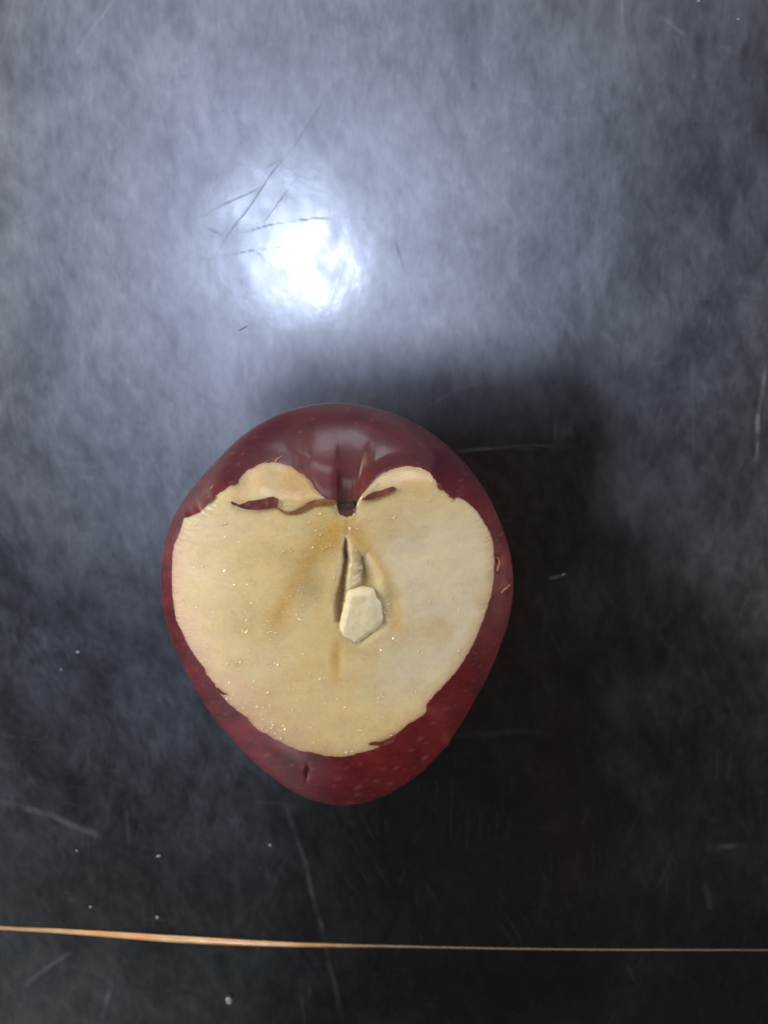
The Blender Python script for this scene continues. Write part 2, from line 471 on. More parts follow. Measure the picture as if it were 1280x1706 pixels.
# -------------------- flesh mesh
NR = 270
rho = np.linspace(0, 1, NR) ** 0.9
sn, cs = np.sin(TH), np.cos(TH)
PX = CTR[0] + np.outer(rho, rc * sn)
PY = CTR[1] - np.outer(rho, rc * cs)
HZ = cut_height(PX, PY)
edge = sstep(0.965, 1.0, rho)[:, None]
HZ = HZ - 0.00008 * edge
FX, FY = at(PX, PY, Z0)
EX, EY, EZ = FX[-1], FY[-1], HZ[-1]
V = np.stack([FX, FY, HZ], -1).reshape(-1, 3)
idx = np.arange(NR * NA).reshape(NR, NA)
nx = np.roll(idx, -1, 1)

def mixc(a, b, t):
    return a * (1 - t[..., None]) + b * t[..., None]
def flesh_colour(x, y):
    c = np.empty(np.shape(x) + (3,))
    c[:] = lin((236, 213, 158))
    C = lambda *v: np.broadcast_to(lin(v), c.shape)
    wob = 14 * fbm(x / 60, y / 60, 31)
    c = mixc(c, C(232, 222, 196), 0.95 * sstep(565, 690, x + wob) * sstep(800, 900, y) * (1 - sstep(1120, 1220, y + wob)))
    c = mixc(c, C(234, 226, 202), 0.6 * np.exp(-((x - 690) / 70) ** 2 - ((y - 950) / 90) ** 2))
    # older cut beside the stem has gone tan
    ridge = 842 + 6 * vnoise(x / 30, x * 0, 5)
    c = mixc(c, C(212, 166, 104), 0.85 * sstep(-6, 16, ridge - y) * (1 - sstep(560, 600, x)) * sstep(340, 400, x))
    c = mixc(c, C(214, 178, 130), 0.7 * sstep(-10, 25, 836 - (x - 600) * 0.16 - y) * sstep(590, 620, x))
    cl = fbm(x / 75 + 3, y / 60, 33, 4)
    c = mixc(c, C(240, 224, 186), 0.55 * np.clip(cl * 1.6, 0, 1)); c = mixc(c, C(206, 176, 116), 0.5 * np.clip(-cl * 1.6, 0, 1))
    # pink just under the skin
    rr = np.hypot(x - CTR[0], y - CTR[1]); th = np.arctan2(x - CTR[0], -(y - CTR[1])) % (2 * math.pi)
    ed = np.interp(th, TH, rc, period=2 * math.pi) - rr
    pn = np.clip(0.6 + 0.7 * fbm(x / 35, y / 35, 41), 0, 1)
    c = mixc(c, C(232, 192, 166), 0.75 * pn * (1 - sstep(10, 75, ed)) * (1 - sstep(480, 560, x)) * sstep(850, 880, y))
    c = mixc(c, C(224, 178, 140), 0.6 * (1 - sstep(3, 26, ed)) * sstep(860, 900, y))
    c = mixc(c, C(214, 140, 110), 0.5 * (1 - sstep(0, 5, ed)))
    # yellow round the core, with the bundle lines
    n1 = 0.5 + 0.5 * fbm(x / 22, y / 22, 51)
    c = mixc(c, C(216, 174, 84), 0.85 * np.exp(-((x - 560) / 50) ** 2 - ((y - 893) / 36) ** 2))
    for pts, w, s in (([(560, 880), (530, 915), (505, 950), (478, 995), (462, 1030)], 15, 0.65),
                      ([(590, 890), (620, 925), (645, 965), (662, 1010), (660, 1045)], 11, 0.55),
                      ([(562, 1075), (560, 1130)], 9, 0.55)):
        d, t = line_d(x, y, pts)
        c = mixc(c, C(214, 168, 66), 1.15 * s * np.exp(-(d / w) ** 2) * (0.55 + 0.45 * n1))
    d, t = line_d(x, y, [(470, 1010), (462, 1030)])
    c = mixc(c, C(206, 160, 84), 0.4 * np.exp(-(d / 7) ** 2))
    c = mixc(c, C(186, 160, 94), 0.6 * np.exp(-((x - 525) / 24) ** 2 - ((y - 985) / 32) ** 2) * (0.6 + 0.4 * n1))
    c = mixc(c, C(196, 170, 110), 0.5 * np.exp(-((x - 655) / 14) ** 2 - ((y - 1015) / 34) ** 2))
    # pale papery core walls, brown chamber linings
    d, t = line_d(x, y, [(573, 895), (568, 915), (563, 960)])
    c = mixc(c, C(238, 224, 184), 0.85 * np.exp(-(d / 5) ** 2) * (1 - t * 0.5))
    d, t = line_d(x, y, [(578, 895), (586, 922), (592, 940)])
    c = mixc(c, C(236, 220, 180), 0.85 * np.exp(-(d / 5.5) ** 2))
    d, t = line_d(x, y, [(588, 912), (606, 920), (622, 940)])
    c = mixc(c, C(226, 206, 160), 0.6 * np.exp(-(d / 4) ** 2))
    c = mixc(c, C(170, 142, 92), 0.85 * sstep(-6, 12, poly_sd(x, y, LOC)))
    sl = sstep(-3, 5, poly_sd(x, y, SLIT))
    c = mixc(c, C(150, 114, 62), 0.85 * sl)
    c = mixc(c, C(84, 58, 26), 0.9 * np.exp(-((x - 575.5) / 3.5) ** 2 - ((y - 926) / 9) ** 2))
    d, t = line_d(x, y, [(577, 866), (576, 893)])
    c = mixc(c, C(176, 134, 62), 0.4 * np.exp(-(d / 3.0) ** 2))
    # brown stain round the stem socket
    c = mixc(c, C(150, 104, 58), 0.8 * np.exp(-((x - 577) / 16) ** 2 - ((y - 852) / 13) ** 2))
    d, t = line_d(x, y, [(466, 848), (478, 853), (500, 850), (520, 840), (545, 836), (562, 840)])
    c = mixc(c, C(150, 104, 58), 0.45 * np.exp(-(d / 7) ** 2) * sstep(0.1, 0.5, t))
    c = c * (1 + 0.07 * fbm(x / 26, y / 24, 61, 4)[..., None] + 0.008 * fbm(x / 9, y / 2.2, 63, 2)[..., None] + 0.05 * fbm(x / 5, y / 5, 65, 2)[..., None])
    return np.clip(c, 0, 1)

def flesh_material():
    M = NT("apple_flesh")
    tc = M.n("ShaderNodeTexCoord").outputs["Object"]
    a = M.n("ShaderNodeVertexColor", layer_name="tint").outputs[0]
    g = M.noise(tc, 2600, 3, 0.6)
    c = M.mix(M.remap(g, 0.35, 0.75, 0, 0.35), a, rgba((246, 232, 196)))
    M.link(c, M.b.inputs["Base Color"])
    M.b.inputs["Subsurface Weight"].default_value = 0.8
    M.b.inputs["Subsurface Radius"].default_value = (1.0, 0.6, 0.3)
    M.b.inputs["Subsurface Scale"].default_value = 0.0030
    M.b.inputs["Roughness"].default_value = 0.48
    wet = M.noise(tc, 160, 3, 0.6)
    M.link(M.remap(wet, 0.42, 0.62, 0.25, 1.0), M.b.inputs["Coat Weight"])
    M.b.inputs["Coat Roughness"].default_value = 0.2
    streak = M.noise(M.mapping(tc, (0.25, 1, 1), (0, 0, 0.06)), 2200, 3, 0.6)
    nb = M.bump(streak, 0.07, 0.00008)
    nb = M.bump(g, 0.15, 0.00006, nb)
    M.link(nb, M.b.inputs["Normal"])
    return M.m
MAT_FLESH = flesh_material()
flesh_c = flesh_colour(PX, PY).reshape(-1, 3)
Qf = np.stack([idx[:-1], idx[1:], nx[1:], nx[:-1]], -1).reshape(-1, 4)
flesh = fast_mesh("flesh", V, Qf[NA:], MAT_FLESH)
bm = bmesh.new(); bm.from_mesh(flesh.data); bm.verts.ensure_lookup_table()
ring = [bm.verts[i] for i in idx[1]]
bm.faces.new(ring).smooth = True
bmesh.ops.recalc_face_normals(bm, faces=bm.faces[:])
bm.to_mesh(flesh.data); bm.free()
set_attr(flesh, "tint", flesh_c)
adopt(flesh)
flesh["label"] = "pale cream cut face with yellow core and brown seed cavity"

# -------------------- skin mesh: from the cut edge over the belly to the contact point
cx3, cy3 = at(CTR[0], CTR[1], 0.03); cx3 = float(cx3); cy3 = float(cy3)
ang = np.arctan2(EX - cx3, EY - cy3)
Rc = np.hypot(EX - cx3, EY - cy3)
ux_, uy_ = np.sin(ang), np.cos(ang)
zm = 0.0255 + 0.0035 * uy_                      # widest height: the stem end is the fatter, higher end
sx0, sy0 = at(CTR[0] + rs_t * sn, CTR[1] - rs_t * cs, zm)
Rs = np.hypot(sx0 - cx3, sy0 - cy3)
N1, N2 = 90, 50
def csmooth(v, n):
    kq = np.hanning(n + 2)[1:-1]; kq /= kq.sum()
    return np.convolve(np.tile(v, 3), kq, 'same')[NA:2 * NA]
# the body is lofted from a smoothed edge; the torn edge itself only pulls on the skin next to it
EXs, EYs, EZs = csmooth(EX, 61), csmooth(EY, 61), csmooth(EZ, 61)
EXm, EYm, EZm = csmooth(EX, 9), csmooth(EY, 9), csmooth(EZ, 9)
Rcs = np.hypot(EXs - cx3, EYs - cy3)
stem_x, stem_y = [float(v) for v in at(577, 846, Z0 - 0.002)]
def profile(Rs):
    Rs = np.maximum(Rs, np.maximum(Rcs, Rc) * 1.02)
    fc = np.arccos(np.clip(Rcs / Rs, 0, 0.9995))
    hu = (EZs - zm) / np.sin(fc)
    fa = np.arccos(np.clip(Rc / Rs, 0, 0.9995))
    t = np.linspace(0, 1, N1)[:, None]
    f = fa[None] * (1 - t)
    r_up = Rs[None] * np.cos(f); z_up = zm[None] + hu[None] * np.sin(f)
    g = np.linspace(0, math.pi / 2, N2)[1:, None]
    r_lo = Rs[None] * np.cos(g) ** 0.9; z_lo = zm[None] * (1 - np.sin(g)) + 0 * r_lo
    return np.vstack([r_up, r_lo]), np.vstack([z_up, z_lo])
def skin_points(Rs):
    R, Z = profile(Rs)
    X = cx3 + R * ux_; Y = cy3 + R * uy_
    lv = np.arange(R.shape[0])[:, None] / float(N1)
    gap = EZ - Z[0]                                   # the flesh edge takes up what is small; the rest bends the skin
    bend = gap - np.clip(gap, -0.0001, 0.0001)
    Z = Z + csmooth(bend, 7)[None] * (1 - sstep(0.0, 0.5, lv))
    ds = np.hypot((X - stem_x) / 1.0, (Y - stem_y - 0.001) / 1.25)
    Z = Z - 0.0026 * np.exp(-(ds / 0.0095) ** 2) * sstep(0.0, 0.2, lv)
    return X, Y, Z
for it in range(30):
    X, Y, Z = skin_points(Rs)
    qx, qy = project(X, Y, Z)
    r = np.hypot(qx - CTR[0], qy - CTR[1])
    im = np.argmax(r, 0); ar = np.arange(NA)
    a = np.arctan2(qx[im, ar] - CTR[0], -(qy[im, ar] - CTR[1])) % (2 * math.pi)
    tgt = np.interp(a, TH, rs_t, period=2 * math.pi)
    ratio = tgt / r[im, ar]
    Rs = csmooth(Rs * (1 + 0.5 * (ratio - 1)), 61)
X, Y, Z = skin_points(Rs)
co = np.empty(len(flesh.data.vertices) * 3, np.float32); flesh.data.vertices.foreach_get("co", co); co = co.reshape(-1, 3)
co[:NR * NA, 2] += (sstep(0.93, 1.0, rho)[:, None] * (Z[0] - EZ)[None]).ravel()
flesh.data.vertices.foreach_set("co", co.ravel()); flesh.data.update()
print("silhouette error px:", float(np.abs(ratio - 1).max() * 300), float(np.abs(ratio - 1).mean() * 300))
# small dents and lumps
lv = (np.arange(X.shape[0])[:, None] / float(N1)) * np.ones_like(X)
bump_n = fbm(X * 90, Y * 90 + Z * 60, 71, 3)
amp = 0.00022 * sstep(0.02, 0.3, lv) * (1 - sstep(1.3, 1.5, lv))
X = X + ux_ * bump_n * amp; Y = Y + uy_ * bump_n * amp
Z = np.maximum(Z, 0.0)
qx, qy = project(X, Y, Z)
# the pressed spot on the right flank and a nick by the near end
for (sx_, sy_, wd, hg, dz) in ((833, 938, 7, 14, -0.0009), (843, 976, 4, 12, 0.0006), (512, 1288, 3, 9, -0.0007), (741, 1236, 9, 7, 0.0005)):
    Gd = np.exp(-((qx - sx_) / wd) ** 2 - ((qy - sy_) / hg) ** 2) * (lv < 1.1)
    Z = Z + Gd * dz; X = X + Gd * dz * ux_ * 0.6; Y = Y + Gd * dz * uy_ * 0.6
NP = X.shape[0]
VS = np.stack([X, Y, Z], -1).reshape(-1, 3)
ids = np.arange(NP * NA).reshape(NP, NA); nxs = np.roll(ids, -1, 1)
QS = np.stack([ids[:-1], ids[1:], nxs[1:], nxs[:-1]], -1).reshape(-1, 4)

def skin_colour(x, y, lv):
    c = np.empty(np.shape(x) + (3,)); c[:] = lin((142, 42, 46))
    C = lambda *v: np.broadcast_to(lin(v), c.shape)
    n = fbm(x / 70, y / 70, 81)
    c = mixc(c, C(118, 32, 40), np.clip(0.5 + 0.9 * n, 0, 1))
    # stripes running from the stem
    th = np.arctan2(x - 577, y - 846)
    st = fbm(th * 9, np.hypot(x - 577, y - 846) / 160, 85, 4)
    c = mixc(c, C(134, 40, 48), np.clip(st, 0, 1) * 0.4)
    c = mixc(c, C(74, 14, 30), np.clip(-st, 0, 1) * 0.3)
    c = mixc(c, C(158, 34, 42), 0.7 * sstep(560, 760, x + 0.35 * (y - 1100)) * sstep(1000, 1180, y))
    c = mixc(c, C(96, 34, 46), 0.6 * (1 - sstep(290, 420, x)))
    blot = fbm(x / 34, y / 26, 89, 4)
    c = mixc(c, C(72, 20, 32), 0.55 * np.clip(blot * 1.8, 0, 1)); c = mixc(c, C(166, 62, 58), 0.35 * np.clip(-blot * 1.8, 0, 1))
    # stem end duskier, purple sheen and lit pink fold painted in, pit greenish-tan
    top = 1 - sstep(760, 880, y)
    c = mixc(c, C(80, 40, 54), 0.75 * top)
    c = mixc(c, C(150, 62, 74), 0.6 * np.exp(-((x - 548) / 45) ** 2 - ((y - 785) / 40) ** 2))
    d = np.hypot((x - 578) / 1.1, (y - 850))
    c = mixc(c, C(118, 86, 78), 0.85 * np.exp(-(d / 56) ** 2) * np.clip(0.75 + st, 0, 1))
    c = mixc(c, C(92, 74, 58), 0.85 * np.exp(-(d / 20) ** 2))
    c = c * 0.84
    # fine mottling and lenticels: short pale dashes, thickest at the near end
    c = c * (1 + 0.22 * fbm(x / 16, y / 5, 86, 4)[..., None] + 0.10 * fbm(x / 5, y / 2, 87, 2)[..., None])
    rl = random.Random(3)
    L = [(577,1280),(563,1297),(556,1309),(601,1273),(596,1312),(595,1324),(622,1324),(584,1336),(640,1281),(661,1279),(674,1281),(628,1300),(505,1277),
         (523,1281),(686,1250),(700,1231),(722,1205),(745,1180),(708,1262),(650,1305),(800,1110),(416,1233),(445,1258),(485,1275),(790,1040),(835,890),
         (455,765),(500,720),(620,700),(560,735),(640,745),(700,740),(770,800),(340,820),(610,1300),(570,1320),(690,1280),(660,1262)]
    for _ in range(150):
        th_ = rl.uniform(0, 2 * math.pi); i_ = int(th_ / (2 * math.pi) * NA) % NA
        f_ = rl.random(); r_ = rc[i_] * (1 - f_) + rs_t[i_] * f_
        L.append((CTR[0] + r_ * math.sin(th_), CTR[1] - r_ * math.cos(th_)))
    for k_, (lx, ly) in enumerate(L):
        m = (np.abs(x - lx) < 12) & (np.abs(y - ly) < 12) & (lv < 1.15)
        if not m.any(): continue
        a_ = -0.35 + rl.uniform(-0.2, 0.2)
        dx_, dy_ = x[m] - lx, y[m] - ly
        e1 = dx_ * math.cos(a_) + dy_ * math.sin(a_); e2 = -dx_ * math.sin(a_) + dy_ * math.cos(a_)
        big = (rl.uniform(0.5, 1.3) if k_ < 26 else rl.uniform(0.3, 0.6))
        g_ = np.exp(-(e1 / (5.2 * big)) ** 2 - (e2 / (2.1 * big)) ** 2) * (rl.uniform(0.3, 0.75) if k_ < 26 else 0.4)
        c[m] = mixc(c[m], np.broadcast_to(lin((178, 112, 108)), c[m].shape), g_)
    # thin skin right at the cut shows the flesh through
    c = mixc(c, C(160, 60, 56), 0.5 * sstep(25, 60, np.hypot(x - 578, y - 845)) * (1 - sstep(0.0, 0.05, lv)) * np.clip(0.5 + fbm(x / 12, y / 12, 88), 0, 1))
    return np.clip(c, 0, 1)
def skin_material():
    M = NT("apple_skin")
    tc = M.n("ShaderNodeTexCoord").outputs["Object"]
    a = M.n("ShaderNodeVertexColor", layer_name="tint").outputs[0]
    c = a
    g = M.noise(tc, 500, 4, 0.6)
    c = M.mix(M.remap(g, 0.35, 0.7, 0, 0.25), c, rgba((90, 22, 32)))
    M.link(c, M.b.inputs["Base Color"])
    M.link(M.remap(M.noise(tc, 90, 4, 0.6), 0.35, 0.65, 0.42, 0.55), M.b.inputs["Roughness"])
    ga = [n_ for n_ in M.t.nodes if n_.bl_idname == "ShaderNodeVertexColor"][0].outputs[1]
    M.link(M.math('MULTIPLY', ga, 0.5), M.b.inputs["Coat Weight"])
    M.link(M.math('MULTIPLY', ga, 0.5), M.b.inputs["Specular IOR Level"])
    M.link(M.remap(M.noise(tc, 140, 4, 0.6), 0.35, 0.65, 0.17, 0.30), M.b.inputs["Coat Roughness"])
    M.b.inputs["Subsurface Weight"].default_value = 0.1
    M.b.inputs["Subsurface Radius"].default_value = (1.0, 0.3, 0.2)
    M.b.inputs["Subsurface Scale"].default_value = 0.0008
    nb = M.bump(M.noise(tc, 900, 3, 0.6), 0.15, 0.0001)
    M.link(nb, M.b.inputs["Normal"]); M.link(nb, M.b.inputs["Coat Normal"])
    return M.m
MAT_SKIN = skin_material()
skin = fast_mesh("skin", VS, QS, MAT_SKIN)
bm = bmesh.new(); bm.from_mesh(skin.data); bmesh.ops.recalc_face_normals(bm, faces=bm.faces[:]); bm.to_mesh(skin.data); bm.free()
set_attr(skin, "tint", skin_colour(qx, qy, lv).reshape(-1, 3), (1 - 0.95 * np.exp(-(np.hypot(qx - 578, qy - 845) / 48) ** 2)).ravel())
adopt(skin)
skin["label"] = "dark red skin with pale freckles and ragged torn edge"

# -------------------- stem stub in its pit
def simple_mat(name, c1, c2, scale, rough=0.6, coat=0.0):
    M = NT(name)
    tc = M.n("ShaderNodeTexCoord").outputs["Object"]
    n = M.noise(tc, scale, 4, 0.6)
    M.link(M.mix(M.remap(n, 0.3, 0.7, 0, 1), rgba(c1), rgba(c2)), M.b.inputs["Base Color"])
    M.b.inputs["Roughness"].default_value = rough
    M.b.inputs["Coat Weight"].default_value = coat
    M.link(M.bump(n, 0.4, 0.0002), M.b.inputs["Normal"])
    return M.m
MAT_STEM = simple_mat("dry_stem", (58, 48, 44), (100, 88, 84), 1800, 0.7)
MAT_STEM_RIM = simple_mat("stem_bark", (40, 28, 20), (70, 52, 38), 1500, 0.75)
def stub(name, pts, zlo, zhi, mat, parent, inset=0.86, tilt=0.0):
    """a short irregular prism with a chamfered top"""
    cxm = sum(p[0] for p in pts) / len(pts); cym = sum(p[1] for p in pts) / len(pts)
    vs = []
    for f, z in ((1.05, zlo), (1.0, zhi - 0.0003), (inset, zhi)):
        for (x, y) in pts:
            X_, Y_ = at(cxm + (x - cxm) * f, cym + (y - cym) * f, zhi)
            vs.append((float(X_), float(Y_), z + tilt * (cym - y) * (1 if z > zlo else 0)))
    n = len(pts)
    F = [tuple(range(n - 1, -1, -1)), tuple(range(2 * n, 3 * n))]
    for k_ in range(2):
        F += [(k_ * n + i, k_ * n + (i + 1) % n, (k_ + 1) * n + (i + 1) % n, (k_ + 1) * n + i) for i in range(n)]
    o = mesh_object(name, vs, F, mat, None, smooth=False)
    bm = bmesh.new(); bm.from_mesh(o.data); bmesh.ops.recalc_face_normals(bm, faces=bm.faces[:]); bm.to_mesh(o.data); bm.free()
    return o
stem = stub("stem", [(561,842),(566,838),(578,838.5),(590,836),(594,841),(591,851),(584,854),(577,859),(567,857),(564,850)], 0.034, 0.0438, MAT_STEM, None, 0.86, 0.00002)
stem.data.materials.append(MAT_STEM_RIM)
for p_ in stem.data.polygons:
    if p_.normal.z < 0.8: p_.material_index = 1
adopt(stem)
stem["label"] = "dark dried stem stub cut off in the pit"

# -------------------- skin slivers left on the flesh
MAT_SLIVER = simple_mat("torn_skin", (92, 40, 38), (122, 58, 54), 900, 0.6, 0.0)
MAT_SLIVER_TAN = simple_mat("browned_skin", (128, 84, 50), (160, 116, 72), 900, 0.5, 0.2)
MAT_FIBRE_GLINT = simple_mat("pale_fibre_glint", (196, 132, 108), (220, 160, 130), 900, 0.5)
def sliver(name, poly, mat, lift=0.0006, label=None, sub=3, hfun=cut_height):
    """a thin curled scrap with thickness, laid on the cut face"""
    pts = []
    n = len(poly)
    for i in range(n):
        for s in range(sub):
            t = s / sub
            x = poly[i][0] * (1 - t) + poly[(i + 1) % n][0] * t; y = poly[i][1] * (1 - t) + poly[(i + 1) % n][1] * t
            pts.append((x + 0.5 * float(vnoise(x / 3, y / 3, 91)), y + 0.5 * float(vnoise(x / 3, y / 3, 95))))
    bm = bmesh.new()
    top = []
    for (x, y) in pts:
        X_, Y_ = at(x, y, Z0); top.append(bm.verts.new((float(X_), float(Y_), 0)))
    f = bm.faces.new(top)
    r_ = bmesh.ops.triangulate(bm, faces=[f])
    bmesh.ops.subdivide_edges(bm, edges=bm.edges[:], cuts=1)
    for v in bm.verts:
        qx_, qy_ = project(v.co.x, v.co.y, Z0)
        v.co.z = float(hfun(np.array(qx_), np.array(qy_))) + lift + 0.00015 * float(vnoise(qx_ / 8, qy_ / 8, 97))
    ext = bmesh.ops.extrude_face_region(bm, geom=bm.faces[:])
    for g in ext["geom"]:
        if isinstance(g, bmesh.types.BMVert): g.co.z -= 0.0009
    bmesh.ops.recalc_face_normals(bm, faces=bm.faces[:])
    me = bpy.data.meshes.new(name); bm.to_mesh(me); bm.free()
    me.materials.append(mat)
    o = bpy.data.objects.new(name, me); col.objects.link(o); adopt(o)
    if label: o["label"] = label
    return o
sliver("skin_scrap", [(384,836.5),(389,838),(396,842),(405,840),(414,836),(430,834),(446,830),(455,829),(463,833),(463,841),(459,845),(445,848),(430,850),(414,849),(403,847),(393,843),(386,840)],
       MAT_SLIVER, label="long dark red scrap of skin left on the flesh")
sliver("skin_scrap", [(460,845),(466,848),(474,852),(483,853),(492,850),(501,846),(512,838),(524,834),(540,832),(558,834),(562,841),(548,842),(530,842),(516,846),(504,853),(494,857),(484,858),(476,857),(468,853)],
       MAT_SLIVER_TAN, lift=0.0003, label="browned shred of skin trailing into the stem pit")
sliver("skin_scrap", [(603,833),(612,826),(622,821),(636,818),(648,814),(655,812),(661,815),(655,818),(646,821),(636,826),(624,830),(614,833)],
       MAT_SLIVER, label="short dark red scrap right of the stem")
sliver("skin_scrap", [(614,1241),(622,1238),(634,1238),(650,1232),(662,1224),(656,1238),(642,1244),(630,1243.5),(620,1243)], MAT_SLIVER, lift=0.0004)
sliver("skin_scrap", [(378,1158),(372,1157),(366,1153),(360,1148),(358,1153),(364,1156),(371,1159)], MAT_SLIVER, lift=0.0004)
sliver("skin_scrap", [(729,806),(735,807),(740,818),(734,817),(729.5,813)], MAT_SLIVER, lift=0.0003, sub=2)
sliver("skin_scrap", [(752,826),(760,833),(757,833),(748,828)], MAT_SLIVER, lift=0.0003, sub=2)
sliver("skin_scrap", [(380,806),(392,802),(392,809),(383,812)], MAT_SLIVER, lift=0.0003, sub=2)
sliver("skin_scrap", [(347,832),(358,829.5),(352,836),(344,841)], MAT_SLIVER, lift=0.0003, sub=2)

def skin_ray(px, py):
    """nearest visible skin vertex to a place in the frame"""
    d = (qx - px) ** 2 + (qy - py) ** 2 + np.where(lv > 1.15, 1e9, 0)
    i = np.unravel_index(np.argmin(d), d.shape)
    return Vector((float(X[i]), float(Y[i]), float(Z[i])))
def tube(name, path, radii, mat, sides=7):
    vs, F = [], []
    n = len(path)
    for i, (p, r_) in enumerate(zip(path, radii)):
        t = (path[min(i + 1, n - 1)] - path[max(i - 1, 0)]).normalized()
        s = t.cross(Vector((0, 0, 1))).normalized(); u = s.cross(t)
        for k_ in range(sides):
            a_ = 2 * math.pi * k_ / sides
            vs.append(p + (s * math.cos(a_) + u * math.sin(a_)) * r_)
    for i in range(n - 1):
        for k_ in range(sides):
            F.append((i * sides + k_, i * sides + (k_ + 1) % sides, (i + 1) * sides + (k_ + 1) % sides, (i + 1) * sides + k_))
    F += [tuple(range(sides)), tuple(range((n - 1) * sides, n * sides))]
    return mesh_object(name, vs, F, mat)
for pts, rad, lab in (([(459,781),(458,776),(459,770),(462,765),(467,761),(471,760)], 0.00016, "pale curled fibre at the skin edge"),
                      ([(382,806),(388,801),(392,799)], 0.00014, None),
                      ([(346,818),(352,813),(357,808)], 0.00012, None),
                      ([(835,987),(840,980),(844,974),(846,970)], 0.00022, "pale streak standing in for a highlight on the red skin"),
                      ([(829,928),(834,930),(836,937),(834,945),(830,951)], 0.00030, "pale crescent standing in for a highlight on the red skin")):
    path = [skin_ray(*p) + Vector((0, 0, 0.00008)) for p in pts]
    n_ = len(path)
    o = tube("skin_fibre" if rad < 0.0002 else "skin_glint", path, [rad * (0.35 + 0.65 * math.sin(math.pi * (i + 0.5) / n_)) for i in range(n_)], MAT_FIBRE_GLINT)  # the thicker pale tubes stand in for highlights on the skin
    adopt(o)
    if lab: o["label"] = lab

# -------------------- wet wedges added to glint in the side light (too small to count)
MJ = NT("wet_glint")
MJ.b.inputs["Base Color"].default_value = (0.80, 0.66, 0.42, 1)
MJ.b.inputs["Roughness"].default_value = 0.22
MJ.b.inputs["IOR"].default_value = 1.5
jb = bmesh.new()
def bead(x, y, a, b_, ang_, tilt=0.64, az=2.39):
    """a small wet wedge tilted to throw a glint at the camera"""
    z = float(cut_height(np.array(x), np.array(y))) - 0.00003
    X_, Y_ = at(x, y, z)
    o = Vector((float(X_), float(Y_), z))
    t = Vector((math.cos(ang_), math.sin(ang_), 0)); u = Vector((math.cos(az), math.sin(az), 0))
    w = b_ * 2.2; h = w * math.tan(tilt)
    lo1, lo2 = o - t * a + u * w / 2, o + t * a + u * w / 2
    hi1, hi2 = o - t * a * 0.6 - u * w / 2, o + t * a * 0.6 - u * w / 2
    up = Vector((0, 0, h))
    vs = [jb.verts.new(p) for p in (lo1, lo2, hi2 + up, hi1 + up, hi1 - u * w * 0.4, hi2 - u * w * 0.4)]
    for f in ((0, 1, 2, 3), (3, 2, 5, 4), (0, 3, 4), (1, 5, 2), (0, 4, 5, 1)):
        jb.faces.new([vs[i] for i in f])
rb_ = random.Random(5)
done = 0
while done < 340:
    th_ = rb_.uniform(0, 2 * math.pi); rr_ = math.sqrt(rb_.random()) * 0.97
    i = int(th_ / (2 * math.pi) * NA) % NA
    x = CTR[0] + rr_ * rc[i] * math.sin(th_); y = CTR[1] - rr_ * rc[i] * math.cos(th_)
    keep = 0.95 if x < 500 else (0.6 if x < 590 else 0.3)
    if rb_.random() > keep or float(poly_sd(x, y, LOC)) > -6 or float(poly_sd(x, y, SLIT)) > -6: continue
    n_ = rb_.choice([1, 1, 1, 2, 3])
    for q in range(n_):
        L = rb_.uniform(0.00004, 0.00012)
        bead(x + rb_.uniform(-6, 6) * (n_ > 1), y + rb_.uniform(-3, 3) * (n_ > 1), L * rb_.uniform(1, 3.0), L, rb_.uniform(-0.1, 0.9), rb_.gauss(0.64, 0.10), rb_.gauss(2.39, 0.22))
    done += 1
for (x, y, a, b_, g_) in ((410,1052,.00055,.00014,.7),(404,1020,.00042,.00014,1.5),(418,1049,.0003,.00012,.5),(503,988,.00045,.00013,1.45),(527,993,.0004,.00012,.6),
                          (500,978,.0003,.00012,.7),(441,1040,.0003,.00012,.6),(446,1153,.00035,.00012,.8),(477,1158,.0003,.00012,1.4),(440,1019,.0003,.00012,.3),
                          (334,1066,.0003,.00016,.2),(592,850,.0002,.00018,0),(615,851,.0002,.00018,0),(408,1017,.0003,.0001,.5),(453,1203,.0003,.0001,.8)):
    bead(x, y, a * 0.8, b_ * 0.6, g_)
bmesh.ops.recalc_face_normals(jb, faces=jb.faces[:])
jm = bpy.data.meshes.new("glint_wedges"); jb.to_mesh(jm); jb.free(); jm.materials.append(MJ.m)
jo = bpy.data.objects.new("glint_wedges", jm); col.objects.link(jo); adopt(jo); jo["kind"] = "stuff"

